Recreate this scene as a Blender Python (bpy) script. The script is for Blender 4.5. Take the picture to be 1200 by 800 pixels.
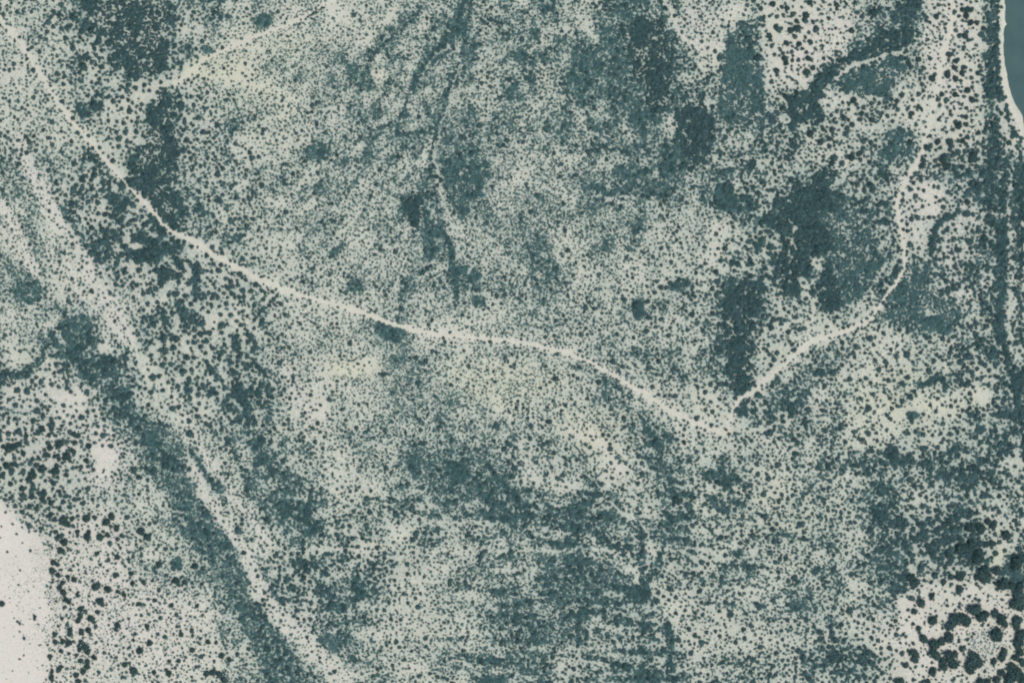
import bpy, math, random
import numpy as np

for o in list(bpy.data.objects):
    bpy.data.objects.remove(o)
scene = bpy.context.scene
col = scene.collection
rng = np.random.default_rng(11)
random.seed(5)
S = 0.5                                  # metres per unit of the survey grid below (1200 x 800 units = 600 x 400 m)

# ------------------------------------------------------------------ camera
cam_d = bpy.data.cameras.new('camera')
cam_d.sensor_width = 36.0
cam_d.lens = 200.0
cam_d.clip_start = 10.0
cam_d.clip_end = 60000.0
cam = bpy.data.objects.new('camera', cam_d)
cam.location = (0.0, 0.0, 3333.3)
cam.rotation_euler = (0.0, 0.0, 0.0)
col.objects.link(cam)
scene.camera = cam

# ------------------------------------------------------------------ sky and sun
SUN_EL, SUN_AZ = math.radians(64), math.radians(128)      # azimuth clockwise from north (+Y)
w = bpy.data.worlds.new('World'); scene.world = w; w.use_nodes = True
nt = w.node_tree; nt.nodes.clear()
sky = nt.nodes.new('ShaderNodeTexSky'); sky.sky_type = 'NISHITA'; sky.sun_disc = False
sky.sun_elevation = SUN_EL; sky.sun_rotation = SUN_AZ
sky.dust_density = 2.0
bg = nt.nodes.new('ShaderNodeBackground'); bg.inputs['Strength'].default_value = 0.15
wo = nt.nodes.new('ShaderNodeOutputWorld')
nt.links.new(sky.outputs[0], bg.inputs[0]); nt.links.new(bg.outputs[0], wo.inputs[0])
sd = bpy.data.lights.new('sun', 'SUN'); sd.energy = 2.6; sd.angle = math.radians(0.8); sd.color = (1.0, 0.955, 0.89)
sun = bpy.data.objects.new('sun', sd); col.objects.link(sun)
sun.location = (300, -300, 600)
sun.rotation_euler = (math.pi/2 - SUN_EL, 0.0, math.pi - SUN_AZ)
scene.view_settings.view_transform = 'Standard'
scene.view_settings.look = 'None'
scene.view_settings.gamma = 1.0
scene.view_settings.use_curve_mapping = False
scene.view_settings.exposure = 0.0
scene.cycles.filter_width = 2.1

# ------------------------------------------------------------------ survey data
ROWS = '''
454767785654 535334456865 675367763455 554456842460 
355677783443 435324666865 676577873366 554456753470
533558897442 445546547765 767778984286 543678643470
334545874332 455666556656 757778985698 437877444480
445465336554 345455555556 766778966798 556356333570
344653586564 434456676666 666667869797 666555323563
453344596675 333556676666 566667759654 654556433563
655654796666 636555666865 455646789567 644458745565
545565876553 555555566875 355657865676 467556466678
655657587653 445544686764 555666655686 688777435577
452655566654 445545577465 545556544356 799866444467
364665866355 434545557445 665565444356 597886444476
563335555554 434355555745 566453434366 696886655755
583345565565 344465555665 565444465588 687765876685
545534455656 533234544443 454547545699 444556887575
346863566556 644446733345 555444445587 543543566566
346865645556 544334644345 443455555695 346643455685
764686545566 643144554333 355555556683 566434467647
443357446556 642444555533 355565344474 564443545357
553447554556 643445566554 544455634345 665543333666
656535675456 554465565655 554245764445 556766545666
666413477556 765445577766 456535566555 455557667654
565434468465 776345567866 444644565654 455556667755
256554348644 776334668777 757764455664 455467556656
134655556844 477555555458 766666575654 455467677754
005554544874 466545456556 666667575555 555568776736
015335454583 656664533456 567755546565 445557865668
015364345467 666676344556 467787645555 455556834358
003762544457 657655444446 666658643544 565555535656
013643334556 845653344556 777756743553 455443454446
003552523435 852554434446 564666863543 456753556557
004643533565 686245544677 664767755556 556655332668
'''
GRID = np.array([[int(c) for c in r.replace(' ', '')] for r in ROWS.strip().splitlines()], float)
assert GRID.shape == (32, 48), GRID.shape

# field raster: 2 units per cell, with a margin round the frame
MARG = 170; CELL = 2.0
gx = np.arange(-MARG, 1200 + MARG + .1, CELL); gy = np.arange(-MARG, 800 + MARG + .1, CELL)
PX, PY = np.meshgrid(gx, gy)

def bil(arr, x, y):
    h, wd = arr.shape
    x = np.clip(x, 0, wd - 1.001); y = np.clip(y, 0, h - 1.001)
    i = x.astype(int); j = y.astype(int); fx = x - i; fy = y - j
    return (arr[j, i]*(1-fx) + arr[j, i+1]*fx)*(1-fy) + (arr[j+1, i]*(1-fx) + arr[j+1, i+1]*fx)*fy

def noise(scale, seed, X=None, Y=None):
    X = PX if X is None else X; Y = PY if Y is None else Y
    r = np.random.default_rng(seed)
    n = r.standard_normal((260, 260))
    x = np.mod((X + 900) / scale, 258); y = np.mod((Y + 900) / scale, 258)
    i = x.astype(int); j = y.astype(int); fx = x - i; fy = y - j
    fx = fx*fx*(3-2*fx); fy = fy*fy*(3-2*fy)
    return (n[j, i]*(1-fx) + n[j, i+1]*fx)*(1-fy) + (n[j+1, i]*(1-fx) + n[j+1, i+1]*fx)*fy

def seg_dist(X, Y, pts):
    d = np.full(X.shape, 1e9)
    for (x0, y0), (x1, y1) in zip(pts[:-1], pts[1:]):
        dx, dy = x1-x0, y1-y0; L = dx*dx + dy*dy + 1e-9
        t = np.clip(((X-x0)*dx + (Y-y0)*dy)/L, 0, 1)
        d = np.minimum(d, np.hypot(X-x0-t*dx, Y-y0-t*dy))
    return d

def in_poly(X, Y, pts):
    c = np.zeros(X.shape, bool); n = len(pts); j = n-1
    for i in range(n):
        xi, yi = pts[i]; xj, yj = pts[j]
        if yi != yj:
            c ^= ((yi > Y) != (yj > Y)) & (X < (xj-xi)*(Y-yi)/(yj-yi) + xi)
        j = i
    return c

def smooth(t): t = np.clip(t, 0, 1); return t*t*(3-2*t)

WX = PX + 1.5*noise(8, 1) + 1.7*noise(20, 2)
WY = PY + 1.5*noise(8, 3) + 1.7*noise(20, 4)
WXs = PX + 1.2*noise(7, 5); WYs = PY + 1.2*noise(7, 6)

C = bil(GRID, (PX-12.5)/25, (PY-12.5)/25) / 10.0
C = np.clip((C - .5)*1.20 + .49, .02, .95)
C = C + .05*np.exp(-(((PX-210)/120)**2 + ((PY-320)/120)**2)) + .05*np.exp(-(((PX-1110)/90)**2 + ((PY-210)/60)**2))
def streaks(ang, along, across, seed):
    a = math.radians(ang); u = PX*math.cos(a) + PY*math.sin(a); v = -PX*math.sin(a) + PY*math.cos(a)
    return noise(1.0, seed, u/along - 700, v/across - 700)
def window(x0, y0, x1, y1, soft=40):
    return smooth((PX-x0)/soft)*smooth((x1-PX)/soft)*smooth((PY-y0)/soft)*smooth((y1-PY)/soft)
STK = window(230, -60, 540, 330)*streaks(-42, 22, 5, 51) + window(330, 540, 960, 860)*streaks(4, 30, 5.5, 52) \
    + window(-100, 180, 330, 860)*streaks(56, 26, 6, 53)*.8 + window(560, 430, 900, 640)*streaks(45, 20, 6, 54)*.7 + window(560, -60, 800, 300)*streaks(82, 18, 6, 55)*.5
C = np.clip(C*(1 + .17*noise(14, 7) + .10*noise(34, 8) + .15*noise(7, 9) + .27*STK), .015, .96)

def stroke(pts, width, c, soft=3.0, amt=1.0, warp=True, field=None):
    global C
    d = seg_dist(WX if warp else WXs, WY if warp else WYs, pts)
    m = amt*smooth((width/2 + soft/2 - d)/soft)
    C = C*(1-m) + c*m
    return m
def blob(x, y, rx, ry, c, soft=.35, amt=1.0):
    global C
    q = np.hypot((WX-x)/rx, (WY-y)/ry)
    m = amt*smooth((1 + soft/2 - q)/soft)
    C = C*(1-m) + c*m
    return m
def poly(pts, c, edge=4.0, amt=1.0):
    global C
    ins = in_poly(WX, WY, pts); d = seg_dist(WX, WY, pts + [pts[0]])
    m = amt*smooth(np.where(ins, .5 + d/edge, .5 - d/edge))
    C = C*(1-m) + c*m
    return m

def P(s): return [tuple(float(v) for v in q.split(',')) for q in s.split()]

# --- washes, gullies and soft dark bands
for s, wd, c in (
    ('545,0 535,25 525,45 505,65 495,80 485,95', 9, .84), ('552,0 545,40 540,70 530,90 520,120 510,150 495,155 460,155', 6, .8),
    ('480,120 470,140 450,150 430,170', 6, .72), ('500,0 470,35 440,60 430,85', 8, .66), ('508,150 505,180 500,225', 6, .72),
    ('500,260 502,285 508,300', 10, .86), ('515,265 527,290 530,310 535,345', 6.5, .92), ('475,325 474,350', 9, .82),
    ('388,300 400,290', 6, .85), ('690,218 712,228 735,225 745,210', 7, .86), ('1125,245 1105,260 1095,270 1092,298', 6, .92),
    ('750,618 755,640 750,660 752,682', 8, .76), ('782,732 788,750 784,770 789,800', 11, .82), ('770,540 783,560 797,588', 7, .88), ('758,498 775,530', 12, .8),
    ('700,635 755,652', 8, .82), ('685,610 715,640', 8, .8), ('797,600 785,630 770,660', 6, .76), ('640,470 660,485', 7, .75),
    ('540,770 600,775 630,790', 10, .78), ('0,437 25,440 45,425 55,410', 11, .74), ('1080,450 1098,443', 8, .93),
    ('1000,510 1020,525 1055,540', 10, .8), ('945,458 930,485', 12, .8), ('350,570 310,590 330,610 375,625', 14, .76),
    ('590,562 612,602', 12, .8), ('600,590 715,618', 14, .74), ('655,700 700,690', 22, .78), ('610,735 680,745', 20, .74),
    ('1160,20 1160,45', 6, .86), ('1165,160 1163,250', 18, .8), ('1173,262 1174,330 1172,402', 12, .88),
    ('1155,500 1165,560 1200,600', 6, .7), ('240,555 258,572', 8, .85), ('228,310 233,338', 7, .88), ('320,690 330,720', 8, .8)):
    stroke(P(s), wd, c)
for s, w0, w1, c in (('102,400 127,438 140,465 158,490 178,515 200,545 215,580 235,615', 20, 32, .77),
                     ('235,615 255,645 275,680 290,705 312,745 328,775 345,810 375,870', 38, 40, .79)):
    stroke(P(s), (w0+w1)/2, c, soft=12)
for b in ((127,430,13,13,.9), (140,465,9,10,.88), (178,515,11,10,.9), (200,543,13,9,.9), (235,622,15,12,.9), (93,385,16,13,.88), (35,343,15,12,.85),
          (105,278,18,12,.72), (140,238,10,10,.9), (170,293,24,12,.92), (90,70,7,11,.92), (97,127,8,9,.92), (112,125,7,8,.88), (265,155,10,14,.8),
          (310,25,8,8,.88), (310,180,10,8,.84), (372,178,12,9,.88), (528,195,13,12,.86), (555,323,8,8,.92), (560,352,9,6,.84), (458,388,17,9,.95),
          (415,335,10,8,.82), (850,230,12,18,.93), (740,203,22,11,.84), (750,364,9.5,11,.99), (797,335,13,6,.86), (748,265,6,10,.85), (630,300,10,20,.74),
          (647,313,8,14,.74), (537,555,42,32,.74), (537,553,15,13,.93), (750,695,12,13,.97), (1068,485,8,5.5,.98), (1175,521,11,10,.92), (1135,560,18,14,.78),
          (388,752,20,12,.8), (700,676,26,14,.78), (250,20,12,5,.85), (413,84,9,7,.86), (433,95,10,10,.82), (550,135,8,9,.82), (245,60,7,5,.92),
          (1065,5,15,12,.86), (870,480,9,10,.9), (865,60,10,18,.86), (205,660,8,9,.85), (740,75,52,52,.8), (1010,545,30,10,.7), (1045,655,26,28,.76),
          (1110,630,36,26,.74), (990,775,40,22,.72), (1150,110,4,60,.45), (915,475,10,10,.8)):
    blob(*b)

blob(240, 160, 28, 75, .42, .8, .75); blob(140, 165, 14, 40, .36, .6, .7); blob(78, 50, 20, 30, .42, .6, .6)
WX0, WY0 = WX, WY
WX = WX + 3.2*noise(10, 91) + 1.6*noise(5, 93); WY = WY + 3.2*noise(10, 92) + 1.6*noise(5, 94)
# --- thickets: dense dark stands, one object each (label, outline, cover)
THICKETS = [
 ('ragged dark thicket at the top left, above the pale crossing track', '97,5 130,-12 195,-12 198,50 196,80 176,92 150,90 131,64 124,40 104,30', .86),
 ('narrow dark thicket running down to the bend of the main track', '172,127 185,107 206,108 213,122 196,131 192,150 206,160 214,172 200,198 196,222 212,234 213,264 200,268 186,250 176,232 166,214 158,200 160,178 174,160', .9),
 ('long dark thicket at the top, right of the picture middle', '735,30 760,18 786,32 786,62 791,92 783,122 775,136 764,130 754,100 740,80', .9),
 ('dark thicket just left below the oval thicket at the top right', '796,124 815,112 836,135 833,185 820,196 805,176 790,158', .92),
 ('big oval thicket standing alone between pale ground at the top right', '850,40 868,25 873,55 891,65 896,90 890,125 880,140 860,141 845,131 841,95 843,60', .9),
 ('upright dark thicket touching the fork of the side track', '862,333 874,328 885,338 894,352 892,372 884,384 877,396 885,408 887,430 884,450 872,467 860,458 855,436 852,412 845,402 839,388 851,376 847,358 855,345', .92),
 ('largest dark thicket, tall and ragged, inside the curve of the side track', '945,220 966,214 976,235 963,260 969,290 955,300 950,320 936,346 925,351 915,336 904,325 911,300 917,280 909,260 912,240 925,245 932,225', .96),
 ('wide mottled thicket between the darkest thicket and the side track', '967,250 1005,244 1021,270 1031,290 1026,320 1016,345 991,351 975,330 985,300 970,290', .86),
 ('short dark tongue of thicket below the mottled one', '960,315 975,309 981,335 989,360 970,366 963,345', .96),
 ('broad grey green thicket right of the side track bend', '1062,308 1085,311 1091,340 1110,350 1126,375 1116,391 1060,386 1030,376 1036,350 1050,335', .86),
 ('slanting dark thicket above the thin white path at the top right', '1068,22 1062,55 1048,58 1022,64 1000,72 985,84 970,106 958,118 962,135 966,150 958,152 948,132 938,128 938,165 938,184 932,182 928,150 924,118 935,108 950,104 958,86 980,66 1010,56 1040,40 1055,22', .95),
 ('leaf shaped thicket below the thin white path at the top right', '984,91 1010,79 1045,70 1061,74 1056,90 1046,101 1041,116 1015,113 985,106', .9),
 ('dark thicket in the crook of the side track, right edge side', '1030,160 1056,153 1079,168 1079,186 1060,197 1038,191', .84),
 ('dark blue green thicket in the upper middle beside the dry gully', '470,240 485,227 501,224 501,238 493,256 488,276 478,262', .92),
 ('loose thicket right of the dry gully in the upper middle', '520,200 570,197 566,225 549,240 541,253 528,236', .84),
]
THM = []
for lab, s, c in THICKETS:
    pts = P(s); poly(pts, np.clip(c - (.15 if c < .905 else .08) + .11*noise(7, 41) + .09*noise(15, 42), .3, .975), edge=11.0)
    THM.append(in_poly(WX, WY, pts))

WX, WY = WX0, WY0
# --- pale openings
for s, wd, c in (
    ('20,170 35,200 60,240 75,265 100,305 120,345 145,375 152,397', 14, .20), ('150,397 175,432 205,470', 10, .18), ('222,540 240,575 256,605 285,640 300,680 330,725 360,752 390,777 408,800', 13, .19), ('300,690 330,728 365,757 392,780', 20, .2),
    ('205,468 222,500 240,530 262,562 285,598 310,632 335,648', 6.5, .2), ('226,526 245,560 262,590', 6, .8), ('-20,205 0,240 20,275 30,300 40,322', 14, .14), ('1117,20 1108,130', 13, .08),
    ('780,-5 790,25 800,45 820,54 845,55', 7, .06), ('836,58 836,82', 6, .1), ('850,15 825,30', 9, .2), ('905,70 925,85 942,97', 10, .07), ('690,498 700,512 712,530 730,553', 8, .07), ('575,425 605,448 640,470 690,500', 8, .2), ('492,88 515,60 528,52', 3, .2), ('532,100 540,75 537,48', 3, .18),
    ('675,508 700,520', 8, .15), ('160,100 205,98', 8, .15), ('125,125 165,115', 9, .15), ('222,84 262,90 300,98 345,118', 11, .12), ('270,45 300,70', 10, .22), ('930,265 925,285', 5, .15),
    ('940,330 950,352 955,372', 7, .18), ('1183,200 1183,400', 3, .25), ('1155,249 1180,250', 3, .2), ('1172,160 1171,210', 2, .25),
    ('980,94 1000,76 1025,70 1045,62 1060,63', 3, .03), ('340,645 600,644 750,645 905,642', 3.2, .10), ('330,420 340,450 352,470', 5, .16),
    ('505,160 515,220 530,265 540,300', 5, .22), ('490,125 445,124', 3, .15), ('1155,680 1178,640 1180,625', 7, .08), ('740,660 748,682', 8, .12),
    ('775,690 790,720', 16, .2), ('815,470 835,505', 15, .2), ('300,640 312,655', 6, .2), ('700,50 680,20', 10, .3), ('850,500 900,560 910,610', 5, .3)):
    stroke(P(s), wd, c, soft=6.0 if wd > 8 else 3.0)
for b in ((120,540,14,18,.03), (85,468,20,11,.1), (372,480,12,15,.08), (405,432,22,10,.06), (430,428,14,10,.1), (960,305,10,7,.2), (1085,225,26,12,.15), (1095,240,12,10,.08),
          (123,408,11,7,.1), (1150,465,13,9,.1), (1100,475,30,12,.18), (640,455,60,22,.33), (160,287,10,4,.06), (300,175,30,22,.26), (790,145,8,7,.12),
          (330,240,12,6,.2), (860,15,18,14,.2), (445,90,10,8,.15), (22,420,16,9,.12), (60,425,7,7,.08), (205,470,10,6,.2), (400,560,18,22,.26),
          (505,740,60,10,.25), (480,785,20,8,.2), (830,740,40,30,.3), (1020,500,34,30,.26), (570,100,14,50,.42)):
    blob(*b)
# ground where every bush is set out singly below: only sparse low plants in between
flat = poly(P('-180,560 0,588 15,600 30,618 56,626 50,646 64,664 56,690 60,712 48,742 59,768 52,800 57,990 -180,990'), .008, 7)
poly(P('66,600 140,598 150,640 150,700 190,700 250,705 258,760 262,800 262,990 58,990 54,800 61,768 50,742 62,712 58,690 66,664 53,646 59,627'), .19, 8)
poly(P('-180,500 105,498 112,560 100,600 66,602 60,627 30,618 0,588 -180,560'), .40, 9)
poly(P('1082,-170 1153,-170 1152,60 1150,120 1150,165 1120,165 1096,160 1090,140 1078,120 1086,80 1076,60 1090,20'), .23, 9)
poly(P('1050,700 1085,690 1110,680 1150,682 1168,690 1370,700 1370,970 1050,970'), .12, 9)
blob(1152, 760, 22, 26, .30)
poly(P('895,0 1000,0 1000,45 985,62 960,80 945,98 895,98'), .2, 9)
m = in_poly(PX, PY, P('895,100 1040,100 1040,200 895,200')) & ~np.any([t for t in THM], axis=0)
C = np.where(m, C*.85, C)

# --- tracks
TRACK_A = P('-180,-230 -60,-65 2,25 20,45 40,75 60,108 75,130 90,150 105,165 120,183 135,200 155,223 175,243 190,262 200,270 225,282 250,298 275,312 300,325 330,338 360,348 400,358 430,368 460,380 490,388 530,393 565,396 600,399 630,405 660,412 690,423 720,440 750,458 765,468 785,480 800,489 828,502 852,508')
TRACK_B = P('852,508 855,490 865,470 880,460 895,447 915,430 935,412 955,398 990,388 1015,378 1025,368 1035,350 1050,332 1060,315 1060,295 1055,265 1050,235 1058,220 1067,205 1075,190 1082,175 1088,150 1092,125 1100,90 1110,50 1118,0 1126,-170')
TRACK_C = P('420,-22 390,-2 370,13 330,32 300,42 265,58 240,70 220,88 205,100')
WATER_L = P('1165,-230 1177,-100 1178,0 1176,60 1178,90 1183,105 1190,125 1197,140 1203,158 1225,210 1262,300 1290,420 1300,600 1310,1000')
dA, dB, dC = seg_dist(PX, PY, TRACK_A), seg_dist(PX, PY, TRACK_B), seg_dist(PX, PY, TRACK_C)
strip = np.minimum(np.minimum(dA - np.interp(PX, [60, 100, 135, 180, 230, 300, 480, 560, 640, 850], [1.9, 1.7, 1.3, 1.5, 1.9, 2.3, 2.2, 1.5, 1.8, 1.6]), dB - 1.5), dC - 1.2)
# signed distance to the river's left shore, positive in the water
shore = seg_dist(PX, PY, WATER_L)
yl = np.array([p[1] for p in WATER_L]); xl = np.array([p[0] for p in WATER_L])
SX = np.interp(PY, yl, xl)
river_d = np.where(PX > SX, shore, -shore)
SEED_R = smooth((river_d + 5.2)/1.5)
C = C*(1-SEED_R)
CLEAR = [('980,94 1000,76 1025,70 1045,62 1062,63', 2.6), ('780,-5 790,25 800,45 820,54 845,55', 2.0), ('905,70 925,85 942,97', 3.0), ('1155,250 1168,252 1180,248', .8), ('1184,205 1182,260 1184,330 1184,400', .6),
         ('757,643 830,643', .3), ('340,645 380,645', .2), ('700,510 712,528 727,550', 3.0), ('233,62 239,80', 1.5), ('931,262 926,286', 2.2), ('868,415 870,440', .8)]
clear = strip.copy()
for q, wd_ in CLEAR: clear = np.minimum(clear, seg_dist(WXs, WYs, P(q)) - wd_/2 + .5*noise(5, 77))
C = np.where(clear < 0, 0, C)

# --- crown size (radius in survey units)
SZ = [(20,20,1.9),(150,60,2.7),(60,160,1.9),(190,150,2.6),(280,80,1.6),(350,60,1.5),(450,100,1.5),(560,100,1.7),(650,80,1.7),(740,100,1.8),(830,40,1.9),(870,90,2.2),
      (920,40,2.4),(980,40,1.8),(1040,40,2.2),(1000,150,2.4),(1100,80,2.0),(1140,120,2.6),(40,260,1.6),(110,230,2.6),(160,300,2.9),(250,350,2.8),(250,230,2.0),(350,250,1.6),
      (450,250,1.7),(520,280,1.8),(600,250,1.6),(700,260,1.6),(800,260,1.8),(860,330,2.3),(930,270,2.6),(1000,300,2.0),(1110,300,2.5),(1160,300,2.3),(40,350,1.7),(120,360,1.7),
      (200,420,2.7),(280,450,2.6),(370,420,1.6),(450,450,1.5),(550,450,1.6),(650,450,1.7),(720,450,1.8),(800,420,2.0),(880,430,2.4),(960,430,2.1),(1050,450,2.1),(1150,450,2.5),
      (40,480,2.6),(60,560,2.6),(130,600,1.9),(200,560,1.7),(260,560,1.9),(350,560,2.0),(450,560,1.9),(550,560,1.9),(650,560,2.0),(750,560,2.0),(850,560,2.1),(950,560,2.1),(1050,560,2.3),
      (1150,560,2.4),(30,700,1.0),(100,700,1.5),(200,720,1.6),(270,690,1.7),(340,680,2.5),(450,650,2.2),(550,700,1.8),(650,700,1.9),(750,700,2.1),(850,700,2.1),(950,680,1.9),(1030,690,2.2),
      (1100,640,2.8),(1140,740,1.4),(1000,770,2.5),(500,780,1.8),(400,760,1.8)]
num = np.zeros(PX.shape); den = np.zeros(PX.shape)
for x, y, r in SZ:
    wg = 1.0/((PX-x)**2 + (PY-y)**2 + 900)**1.6
    num += wg*r; den += wg
fine = np.any([t for t, (lab, q, c) in zip(THM, THICKETS) if c < .905], axis=0)
RM = num/den; RM = np.where(fine, np.minimum(RM, 1.75), RM); RM = RM*np.interp(RM, [1.5, 2.0, 2.6], [.86, .92, 1.04])

# ------------------------------------------------------------------ terrain
def height_raw(X, Y):
    return .9*noise(190, 21, X, Y) + .35*noise(70, 22, X, Y) + .08*noise(24, 23, X, Y)
HZ = height_raw(PX, PY)
for s, wd, dp in (('545,0 525,45 505,65 485,95', 16, .7), ('552,0 540,70 520,120 510,150 505,180 500,225 502,285 508,300', 14, .6), ('515,265 527,290 535,345', 12, .6),
                  ('770,540 797,588', 12, .5), ('102,400 140,465 200,545 235,615 275,680 312,745 345,810', 44, .8), ('200,468 240,540 285,640 330,725 408,800', 22, .5), ('35,200 100,305 150,397', 24, .4)):
    HZ = HZ - dp*smooth(1 - seg_dist(PX, PY, P(s))/wd)
bank = smooth((river_d + 8 + 1.0*noise(9, 81) + .6*noise(4, 82))/17)
HZ = HZ*(1-bank) + (-4.2)*bank
WATER_Z = -2.05
def gz(px, py): return bil(HZ, (np.asarray(px, float)+MARG)/CELL, (np.asarray(py, float)+MARG)/CELL)
def wx(px): return (np.asarray(px, float) - 600)*S
def wy(py): return (400 - np.asarray(py, float))*S

# ------------------------------------------------------------------ materials
def mat(name):
    m = bpy.data.materials.new(name); m.use_nodes = True
    n = m.node_tree; b = n.nodes['Principled BSDF']
    return m, n, b
def node(n, t, **kw):
    q = n.nodes.new(t)
    for k, v in kw.items(): setattr(q, k, v)
    return q
def mixc(n, fac, a, b, blend='MIX'):
    q = n.nodes.new('ShaderNodeMix'); q.data_type = 'RGBA'; q.blend_type = blend
    for idx, v in ((0, fac), (6, a), (7, b)):
        if hasattr(v, 'is_linked'): n.links.new(v, q.inputs[idx])
        else: q.inputs[idx].default_value = v if idx == 0 else (*v, 1)
    return q.outputs[2]
def ramp(n, src, pts):
    q = n.nodes.new('ShaderNodeValToRGB'); n.links.new(src, q.inputs[0])
    e = q.color_ramp.elements
    while len(e) < len(pts): e.new(.5)
    for el, (p, c) in zip(e, pts):
        el.position = p; el.color = (*c, 1) if len(c) == 3 else c
    return q.outputs[0]
def noise_n(n, scale, detail=4, rough=.6, vec=None):
    q = n.nodes.new('ShaderNodeTexNoise'); q.inputs['Scale'].default_value = scale
    q.inputs['Detail'].default_value = detail; q.inputs['Roughness'].default_value = rough
    if vec is not None: n.links.new(vec, q.inputs['Vector'])
    return q.outputs['Fac']
def geo_pos(n): return n.nodes.new('ShaderNodeNewGeometry').outputs['Position']

def ground_material():
    m, n, b = mat('sandy_ground')
    pos = geo_pos(n)
    att = node(n, 'ShaderNodeAttribute', attribute_name='soil')       # r litter cover, g yellow grass tint, b white pan
    sep = n.nodes.new('ShaderNodeSeparateColor'); n.links.new(att.outputs['Color'], sep.inputs[0])
    base = ramp(n, noise_n(n, .05, 5, .6, pos), [(.3, (.465, .462, .362)), (.7, (.55, .535, .425))])
    yel = mixc(n, sep.outputs[1], base, (.53, .515, .37))
    wht = mixc(n, sep.outputs[2], yel, (.59, .543, .462))
    # fine scatter of grass tufts and litter, thicker where the plant cover is thicker
    spk = noise_n(n, .95, 4, .7, pos)
    add = node(n, 'ShaderNodeMath', operation='MULTIPLY_ADD'); n.links.new(sep.outputs[0], add.inputs[0]); add.inputs[1].default_value = .33; n.links.new(spk, add.inputs[2])
    mr = node(n, 'ShaderNodeMapRange'); n.links.new(add.outputs[0], mr.inputs[0]); mr.inputs[1].default_value = .52; mr.inputs[2].default_value = .86
    c2 = mixc(n, mr.outputs[0], wht, (.225, .305, .265))
    gr = ramp(n, noise_n(n, 2.6, 3, .7, pos), [(.25, (.86, .86, .86)), (.75, (1.1, 1.1, 1.1))])
    c3 = mixc(n, 1.0, c2, gr, 'MULTIPLY')
    n.links.new(c3, b.inputs['Base Color'])
    b.inputs['Roughness'].default_value = .95; b.inputs['Specular IOR Level'].default_value = .15
    bump = node(n, 'ShaderNodeBump'); bump.inputs['Strength'].default_value = .5; bump.inputs['Distance'].default_value = .12
    n.links.new(noise_n(n, 1.3, 5, .65, pos), bump.inputs['Height']); n.links.new(bump.outputs[0], b.inputs['Normal'])
    return m
def track_material():
    m, n, b = mat('track_sand')
    pos = geo_pos(n)
    c = ramp(n, noise_n(n, .35, 5, .65, pos), [(.3, (.46, .45, .355)), (.7, (.55, .53, .425))])
    n.links.new(c, b.inputs['Base Color']); b.inputs['Roughness'].default_value = .95; b.inputs['Specular IOR Level'].default_value = .15
    bump = node(n, 'ShaderNodeBump'); bump.inputs['Strength'].default_value = .4; bump.inputs['Distance'].default_value = .05
    n.links.new(noise_n(n, 2.2, 4, .6, pos), bump.inputs['Height']); n.links.new(bump.outputs[0], b.inputs['Normal'])
    return m
def water_material():
    m, n, b = mat('river_water')
    pos = geo_pos(n)
    c = ramp(n, noise_n(n, .06, 7, .7, pos), [(.3, (.036, .080, .078)), (.7, (.060, .112, .106))])
    n.links.new(c, b.inputs['Base Color']); b.inputs['Roughness'].default_value = .22; b.inputs['IOR'].default_value = 1.33
    bump = node(n, 'ShaderNodeBump'); bump.inputs['Strength'].default_value = .25; bump.inputs['Distance'].default_value = .1
    n.links.new(noise_n(n, .7, 4, .6, pos), bump.inputs['Height']); n.links.new(bump.outputs[0], b.inputs['Normal'])
    return m
def leaf_material(name, tones):
    m, n, b = mat(name)
    oi = n.nodes.new('ShaderNodeObjectInfo')
    c = ramp(n, oi.outputs['Random'], [(i/(len(tones)-1), t) for i, t in enumerate(tones)])
    ri = n.nodes.new('ShaderNodeNewGeometry').outputs['Random Per Island']
    v = ramp(n, ri, [(0, (.7, .7, .7)), (1, (1.3, 1.3, 1.3))])
    n.links.new(mixc(n, 1.0, c, v, 'MULTIPLY'), b.inputs['Base Color'])
    b.inputs['Roughness'].default_value = .75; b.inputs['Specular IOR Level'].default_value = .2
    return m
M_GROUND, M_TRACK, M_WATER = ground_material(), track_material(), water_material()
M_BUSH = leaf_material('bush_leaves', [(0.0289, 0.061, 0.0567), (0.0343, 0.0689, 0.0665), (0.0361, 0.0728, 0.0645), (0.0379, 0.0748, 0.0743)])
M_SHRUB = leaf_material('shrub_leaves', [(0.0428, 0.0925, 0.09), (0.0561, 0.119, 0.1164), (0.0734, 0.1476, 0.1339), (0.0734, 0.1454, 0.1493), (0.051, 0.108, 0.1054), (0.0959, 0.1852, 0.1757)])
M_DARK = leaf_material('dark_shrub_leaves', [(0.036, 0.0757, 0.0742), (0.0423, 0.0895, 0.0904), (0.0508, 0.1032, 0.0974), (0.0466, 0.0963, 0.102)])
M_SCRUB = leaf_material('scrub_leaves', [(0.05, 0.1064, 0.0979), (0.08, 0.1596, 0.1427), (0.115, 0.2085, 0.1831), (0.092, 0.1756, 0.1704), (0.06, 0.1256, 0.1214), (0.1349, 0.2341, 0.2108)])
M_TUFT = leaf_material('tuft_leaves', [(0.12, 0.2048, 0.1836), (0.165, 0.2625, 0.2376), (0.21, 0.3097, 0.2754), (0.14, 0.2258, 0.2214)])
M_WOOD, _n, _b = mat('bush_wood')
_c = ramp(_n, noise_n(_n, 6, 3, .6), [(.3, (.10, .085, .07)), (.7, (.2, .17, .14))]); _n.links.new(_c, _b.inputs['Base Color']); _b.inputs['Roughness'].default_value = .9

def mesh_obj(name, verts, faces, material, parent=None, smooth_shade=False):
    me = bpy.data.meshes.new(name); me.from_pydata([tuple(v) for v in verts], [], [tuple(f) for f in faces])
    me.materials.append(material); me.update()
    if smooth_shade: me.polygons.foreach_set('use_smooth', [True]*len(me.polygons))
    o = bpy.data.objects.new(name, me); col.objects.link(o)
    if parent: o.parent = parent
    return o

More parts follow.
